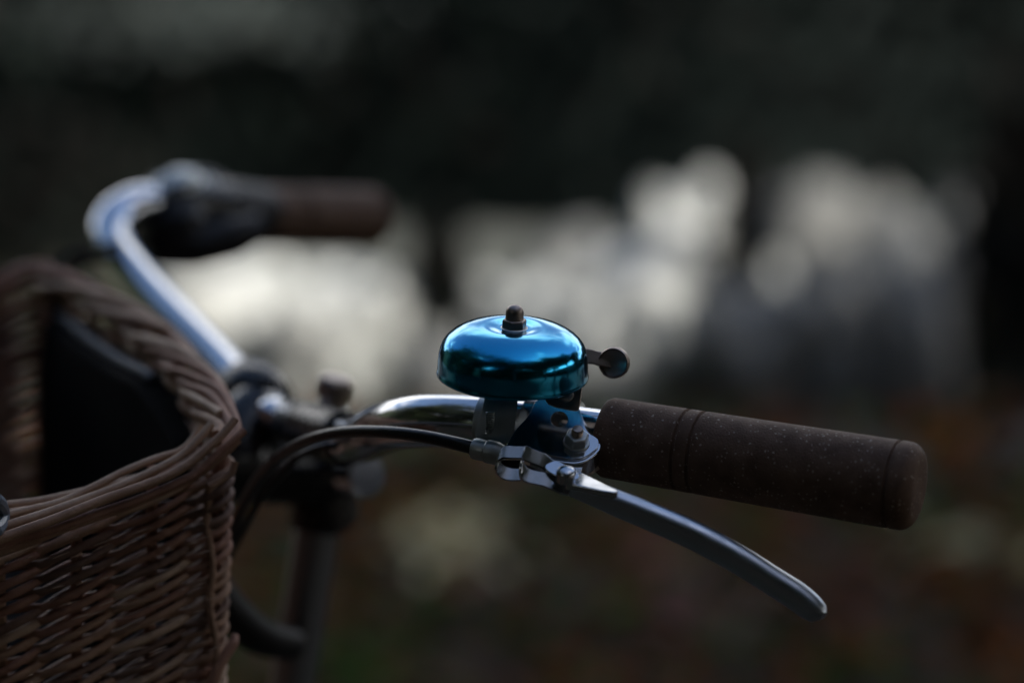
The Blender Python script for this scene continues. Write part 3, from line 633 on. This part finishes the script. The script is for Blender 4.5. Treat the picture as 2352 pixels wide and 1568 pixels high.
for e_, c_ in ec.items():
    if c_ == 1: a, b = tuple(e_); fs.append((a, b, b + n0, a + n0))
band = mesh_obj('clamp_band', vs, fs, M['zinc'], bell, sharp=40)
sp = []
for k in range(15): sp += [(.0021, k * .0007), (.0017, k * .0007 + .00035)]
scr = lathe('clamp_screw', sp, P(1127, 1003, 1.1568), V(-.02, 1, .05), M['zinc'], band, n=20)
lathe('clamp_loop', [(.0114, -.0065), (.0126, -.0065), (.0126, .0065), (.0114, .0065), (.0114, -.0065)], P(1145, 975, 1.181), P(1250, 986, 1.174) - P(1100, 971, 1.184), M['zinc'], bell, n=40)
# mechanism tab with rivet on the right
tbn = V(-.05, .25, .97); tbc = P(1295, 915, 1.148)
tb = plate('mechanism_tab', smooth_loop([on_plane(x, y, tbc, tbn) for x, y in ((1240, 870), (1338, 870), (1337, 900), (1331, 940), (1322, 944), (1262, 932), (1250, 915))]), .0014, tbn, M['dark_steel'], bell); bevel(tb, .0004)
lathe('rivet', [(.0014, .0004), (.0016, .0014), (.0027, .0012), (.0031, .0004), (.0031, -.0006)], on_plane(1300, 906, tbc, tbn), tbn, M['zinc'], tb, n=28)

# ------------------------------------------------------------------ basket
EP = 13.8
bx = V(.92, math.sin(R(EP)) * .38, -math.cos(R(EP)) * .38)       # towards the rider
lx = V(.38, -math.sin(R(EP)) * .92, math.cos(R(EP)) * .92)       # towards the camera side
ux = bx.cross(lx).normalized()
if ux.z < 0: ux = -ux
K = P(532, 1003, 1.20)
W, D_ = .34, .25
def perim():
    pts = []
    Rr = .011
    # start on near side wall front, go back to K, round the corner, along the back wall, far side, front
    def add(b_, l_): pts.append((b_, l_))
    n = 18
    for i in range(n): add(-D_ + (D_ - Rr) * i / (n - 1) if i else -D_ + Rr, -.0 )
    c = (-Rr, -Rr)
    for k in range(1, 7): a = math.pi / 2 * (1 - k / 7); add(c[0] + Rr * math.cos(a), c[1] + Rr * math.sin(a))
    for i in range(n + 6): t = i / (n + 5); add(.015 * math.sin(math.pi * t), -Rr - (W - 2 * Rr) * t)
    c = (-Rr, -W + Rr)
    for k in range(1, 7): a = -math.pi / 2 * k / 7; add(c[0] + Rr * math.cos(a), c[1] + Rr * math.sin(a))
    for i in range(n): add(-Rr - (D_ - 2 * Rr) * i / (n - 1), -W)
    c = (-D_ + Rr, -W + Rr)
    for k in range(1, 7): a = -math.pi / 2 - math.pi / 2 * k / 7; add(c[0] + Rr * math.cos(a), c[1] + Rr * math.sin(a))
    for i in range(n): add(-D_, -W + Rr + (W - 2 * Rr) * i / (n - 1))
    c = (-D_ + Rr, -Rr)
    for k in range(1, 6): a = math.pi - math.pi / 2 * k / 6; add(c[0] + Rr * math.cos(a), c[1] + Rr * math.sin(a))
    return pts
pp = [Vector((a, b, 0)) for a, b in perim()]
cum = [0]
for i in range(len(pp)): cum.append(cum[-1] + (pp[(i + 1) % len(pp)] - pp[i]).length)
TOT = cum[-1]
import bisect
def pat(s):
    s %= TOT; i = min(bisect.bisect_right(cum, s) - 1, len(pp) - 1); a, b = pp[i], pp[(i + 1) % len(pp)]
    t = (s - cum[i]) / max(1e-9, cum[i + 1] - cum[i]); p = a.lerp(b, t)
    i0 = pp[i - 1]; 
    tg = ((b - a).normalized()); nn = Vector((tg.y, -tg.x, 0)); nn = -nn
    cen = Vector((-D_ / 2, -W / 2, 0))
    if nn.dot(p - cen) < 0: nn = -nn
    return p, nn
def drop(p):   # the rim falls towards the front of the basket
    t = max(0, min(1, (-p.x) / D_)); return -.068 * t ** .92
def B(p, nn, out, z):
    taper = 1 + z * .35
    cen = Vector((-D_ / 2, -W / 2, 0)); q = cen + (p - cen) * taper
    zz = z + drop(p)
    return K + bx * (q.x + nn.x * out) + lx * (q.y + nn.y * out) + ux * zz
SC = P(300, 1100, 1.1); 
basket = thing('wicker_basket', 'brown woven wicker basket with braided rim, fixed in front of the handlebar', 'basket', B(Vector((-D_ / 2, -W / 2, 0)), Vector((0, 0, 0)), 0, -.2))
NS = 36; SP = TOT / NS
rng = random.Random(5)
for k in range(NS):
    s = (k + .35) * SP; p, nn = pat(s); j = rng.uniform(-.0012, .0012)
    pts = [(B(p, nn, -.0004 + rng.uniform(-.0006, .0006), z * -.205 + .002), .0024) for z in (0, .2, .4, .6, .8, 1)]
    tube('stake', pts, M['wicker'][rng.choice((0, 2))], basket, n=8, step=.02)
NR = 64
for r_ in range(NR):
    z = -.010 - r_ * .0030; ph = (r_ % 2) * math.pi; rad0 = .00182 * rng.uniform(.84, 1.14)
    pts = []; steps = int(TOT / .0035); o1, o2 = rng.uniform(0, 9), rng.uniform(0, 9)
    for i in range(steps + 1):
        s = TOT * i / steps; p, nn = pat(s)
        a = math.pi * (s / SP - .35) + ph
        am = math.cos(a); out = .0034 * math.copysign(abs(am) ** .8, am)
        # slanting strands: each visible stroke climbs a little, then ducks behind the next stake
        sl = ((s / SP - .35 + r_) / 2 + .25) % 1.0
        zz = z + .0042 * (sl - .5) * (1 if sl < .75 else 1 - (sl - .75) * 4 * 2) + .0014 * noise.noise((s * 32, o1, r_)) 
        out += .0009 * noise.noise((s * 60, o2, r_))
        pts.append((B(p, nn, out, zz), rad0 * (1 + .12 * noise.noise((s * 20, r_ * 3, 0)))))
    v, f = sweep(pts, circ(8), (0, 0, 1))
    mesh_obj('willow_rod', v, f, M['wicker'][rng.choice((0, 0, 2, 2, 1, 3))], basket, sharp=80)
# rim: twisted rods along back, far and front walls
S_CORNER = cum[18]
def rimrod(phase, s0, s1, pitch, rr_, rad, zb, mi, wob=.0):
    pts = []; n = int(abs(s1 - s0) / .006)
    for i in range(n + 1):
        s = s0 + (s1 - s0) * i / n; p, nn = pat(s); a = phase + 2 * math.pi * (s - s0) / pitch; rg = rr_ * (.35 + .65 * min(1, abs(s - S_CORNER) / .05))
        t = i / n; sm = rad * (1 - .35 * t)
        pts.append((B(p, nn, .001 + rg * math.cos(a) + .001 * noise.noise((s * 30, phase, 0)), zb + rg * .8 * math.sin(a) + .001 * noise.noise((s * 30, phase, 3))), sm))
    v, f = sweep(pts, circ(10), (0, 0, 1)); mesh_obj('rim_rod', v, f, M['wicker'][mi], basket, sharp=80)
k = 0
s = S_CORNER - .004
for k in range(15):
    s0 = S_CORNER - .006 + rng.uniform(0, .010) + max(0, k - 5) * .028 - .03 * (k == 0)
    if k < 6: s0 = S_CORNER + .001 + .003 * k
    rimrod(k * 2.4, s0, min(s0 + rng.uniform(.22, .36), TOT - .005), .24, .0069 + rng.uniform(-.0012, .0014), .0023 * rng.uniform(.85, 1.1), .001, rng.choice((0, 1, 1, 2)))
for k in range(4): rimrod(k * 1.7, S_CORNER + .5 + .09 * k, min(S_CORNER + .80 + .12 * k, TOT + .05), .3, .007, .0026, 0, k % 3)
# near rim: rods ending at the corner, traced one by one
def pr_(lst, d0, d1, r0, r1, mi, off=0):
    n = len(lst); xa, xb = lst[0][0], lst[-1][0]
    r0 *= .9; r1 *= .88
    pts = [(P(x, y, d0 + (d1 - d0) * (xa - x) / (xa - xb) + off), r0 + (r1 - r0) * (xa - x) / (xa - xb)) for x, y in lst]
    tube('rim_rod', pts, M['wicker'][mi], basket, n=14, step=.003, sharp=60)
pr_([(461, 975), (440, 1012), (412, 1036), (360, 1052), (290, 1080), (215, 1118), (140, 1152), (60, 1172), (-40, 1196), (-180, 1240)], 1.203, 1.150, .0017, .0021, 1, -.002)
pr_([(486, 973), (452, 1012), (415, 1047), (350, 1082), (270, 1118), (190, 1148), (100, 1180), (0, 1212), (-120, 1252)], 1.199, 1.150, .0018, .0024, 1, -.006)
pr_([(541, 961), (512, 996), (478, 1028), (440, 1060), (390, 1090), (320, 1118), (230, 1150), (130, 1190), (30, 1226), (-100, 1270)], 1.197, 1.148, .0020, .0026, 0, -.009)
pr_([(562, 988), (530, 1016), (495, 1046), (455, 1084), (400, 1112), (320, 1146), (220, 1180), (110, 1218), (0, 1246), (-120, 1284)], 1.197, 1.148, .0019, .0025, 2, -.006)
pr_([(548, 1010), (515, 1042), (480, 1072), (430, 1104), (360, 1134), (270, 1170), (160, 1208), (50, 1250), (-100, 1300)], 1.199, 1.150, .0018, .0024, 0, -.003)
pr_([(500, 1000), (470, 1030), (420, 1066), (350, 1096), (290, 1130), (200, 1160), (130, 1166), (20, 1178), (-120, 1220)], 1.206, 1.162, .0016, .0022, 0, .004)
pr_([(470, 1040), (400, 1074), (300, 1100), (180, 1130), (90, 1150), (0, 1162), (-100, 1185)], 1.212, 1.168, .0015, .0021, 1, .006)
# cut stake ends at the corner leaning out below the rim
pr_([(540, 1060), (533, 1085), (512, 1100), (480, 1118)], 1.20, 1.197, .0017, .0019, 0, -.004)
tube('stake', [(P(540, 1460, 1.222), .0019), (P(537, 1475, 1.219), .0022), (P(508, 1520, 1.216), .0024), (P(480, 1580, 1.216), .0024)], M['wicker'][2], basket, n=10)
# the bright wavy corner stakes
for q, (x0, dx) in enumerate(((474, 24),)):
    pts = [(P(x0 + dx * t + 5 * math.sin(t * 17 + 1), 1085 + 520 * t, 1.199 + .02 * t), .0015) for t in [i / 24 for i in range(25)]]
    tube('stake', pts, M['wicker'][1 if q else 0], basket, n=10)
# frayed splinters, also standing in for thin highlights on rods and gaps
for i in range(46):
    x = rng.uniform(40, 480); y = rng.uniform(1160 + (480 - x) * .16, 1560); d = 1.168 + (x / 560) * .034 - .0075; L_ = rng.uniform(14, 55)
    sl = -rng.uniform(.25, .5)
    tube('glint_splinter', [(P(x, y, d), .00012), (P(x + L_ * .5, y + sl * L_ * .5 - 1, d - .0006), .00030), (P(x + L_, y + sl * L_, d), .00008)], M['wicker'][1], basket, n=5, step=.004)
# base
bo = []
for i in range(0, len(pp)): p = pp[i]; bo.append(B(p, Vector((0, 0, 0)), 0, -.205))
bm_ = len(bo); mesh_obj('base', bo + [q - ux * .006 for q in bo], [tuple(range(bm_)), tuple(range(bm_, 2 * bm_))[::-1]] + [(i, (i + 1) % bm_, bm_ + (i + 1) % bm_, bm_ + i) for i in range(bm_)], M['wicker'][0], basket, smooth=False)
# pale hook over the near rim at the left edge
hk = [(P(-20 + 26 * math.cos(a), 1182 + 38 * math.sin(a), 1.150 + .010 * math.cos(a * 2)), .0030) for a in [math.pi * 2 * i / 20 for i in range(21)]]
tube('rim_hook', hk, M['tie'], basket, n=10)

# black bag inside the basket
edge = [(138, 722, 1.468), (150, 733, 1.463), (200, 775, 1.42), (270, 825, 1.375), (335, 858, 1.335), (350, 872, 1.328), (400, 935, 1.30), (440, 1000, 1.275)]
e3 = [p for p, _ in resample([(P(*q), 1) for q in edge], .01)]
bag = thing('bag', 'black fabric bag with grey piped edge lying inside the wicker basket', 'bag', K - bx * .05 - lx * .15 - ux * .2)
inn = -bx
n = len(e3); vs = []
rowsb = [(0, 0), (.008, -.004), (.012, -.03), (.014, -.09), (.012, -.15)]
for p in e3: 
    for a, z in rowsb: vs.append(p + inn * a + ux * z)
    for a, z in rowsb[::-1]: vs.append(p + inn * (a - .010) + ux * (z - .002))
m = 10
fs = [(i * m + j, i * m + (j + 1) % m, (i + 1) * m + (j + 1) % m, (i + 1) * m + j) for i in range(n - 1) for j in range(m)] + [tuple(range(m)), tuple(range((n - 1) * m, n * m))]
mesh_obj('back_panel', vs, fs, M['bagcloth'], bag)
tube('piping', [(P(*q), .0028) for q in edge[:6]], M['piping'], bag, n=10)
# body of the bag: soft box on the basket floor
bm = bmesh.new(); bmesh.ops.create_cube(bm, size=1); bmesh.ops.subdivide_edges(bm, edges=bm.edges, cuts=6, use_grid_fill=True)
bvs = []
for v_ in bm.verts:
    q = v_.co * 2; q = Vector([math.copysign(abs(c) ** 1.0, c) for c in q]); l4 = (abs(q.x) ** 6 + abs(q.y) ** 6 + abs(q.z) ** 6) ** (1 / 6); q = q / l4 if l4 else q
    q *= 1 + .05 * noise.noise(q * 2)
    bvs.append(K + bx * (-D_ * .5 + q.x * .085) + lx * (-W * .5 + q.y * .13) + ux * (-.145 + q.z * .05))
bm.verts.index_update(); bfs = [tuple(v_.index for v_ in f_.verts) for f_ in bm.faces]; bm.free()
mesh_obj('body', bvs, bfs, M['bagcloth'], bag)
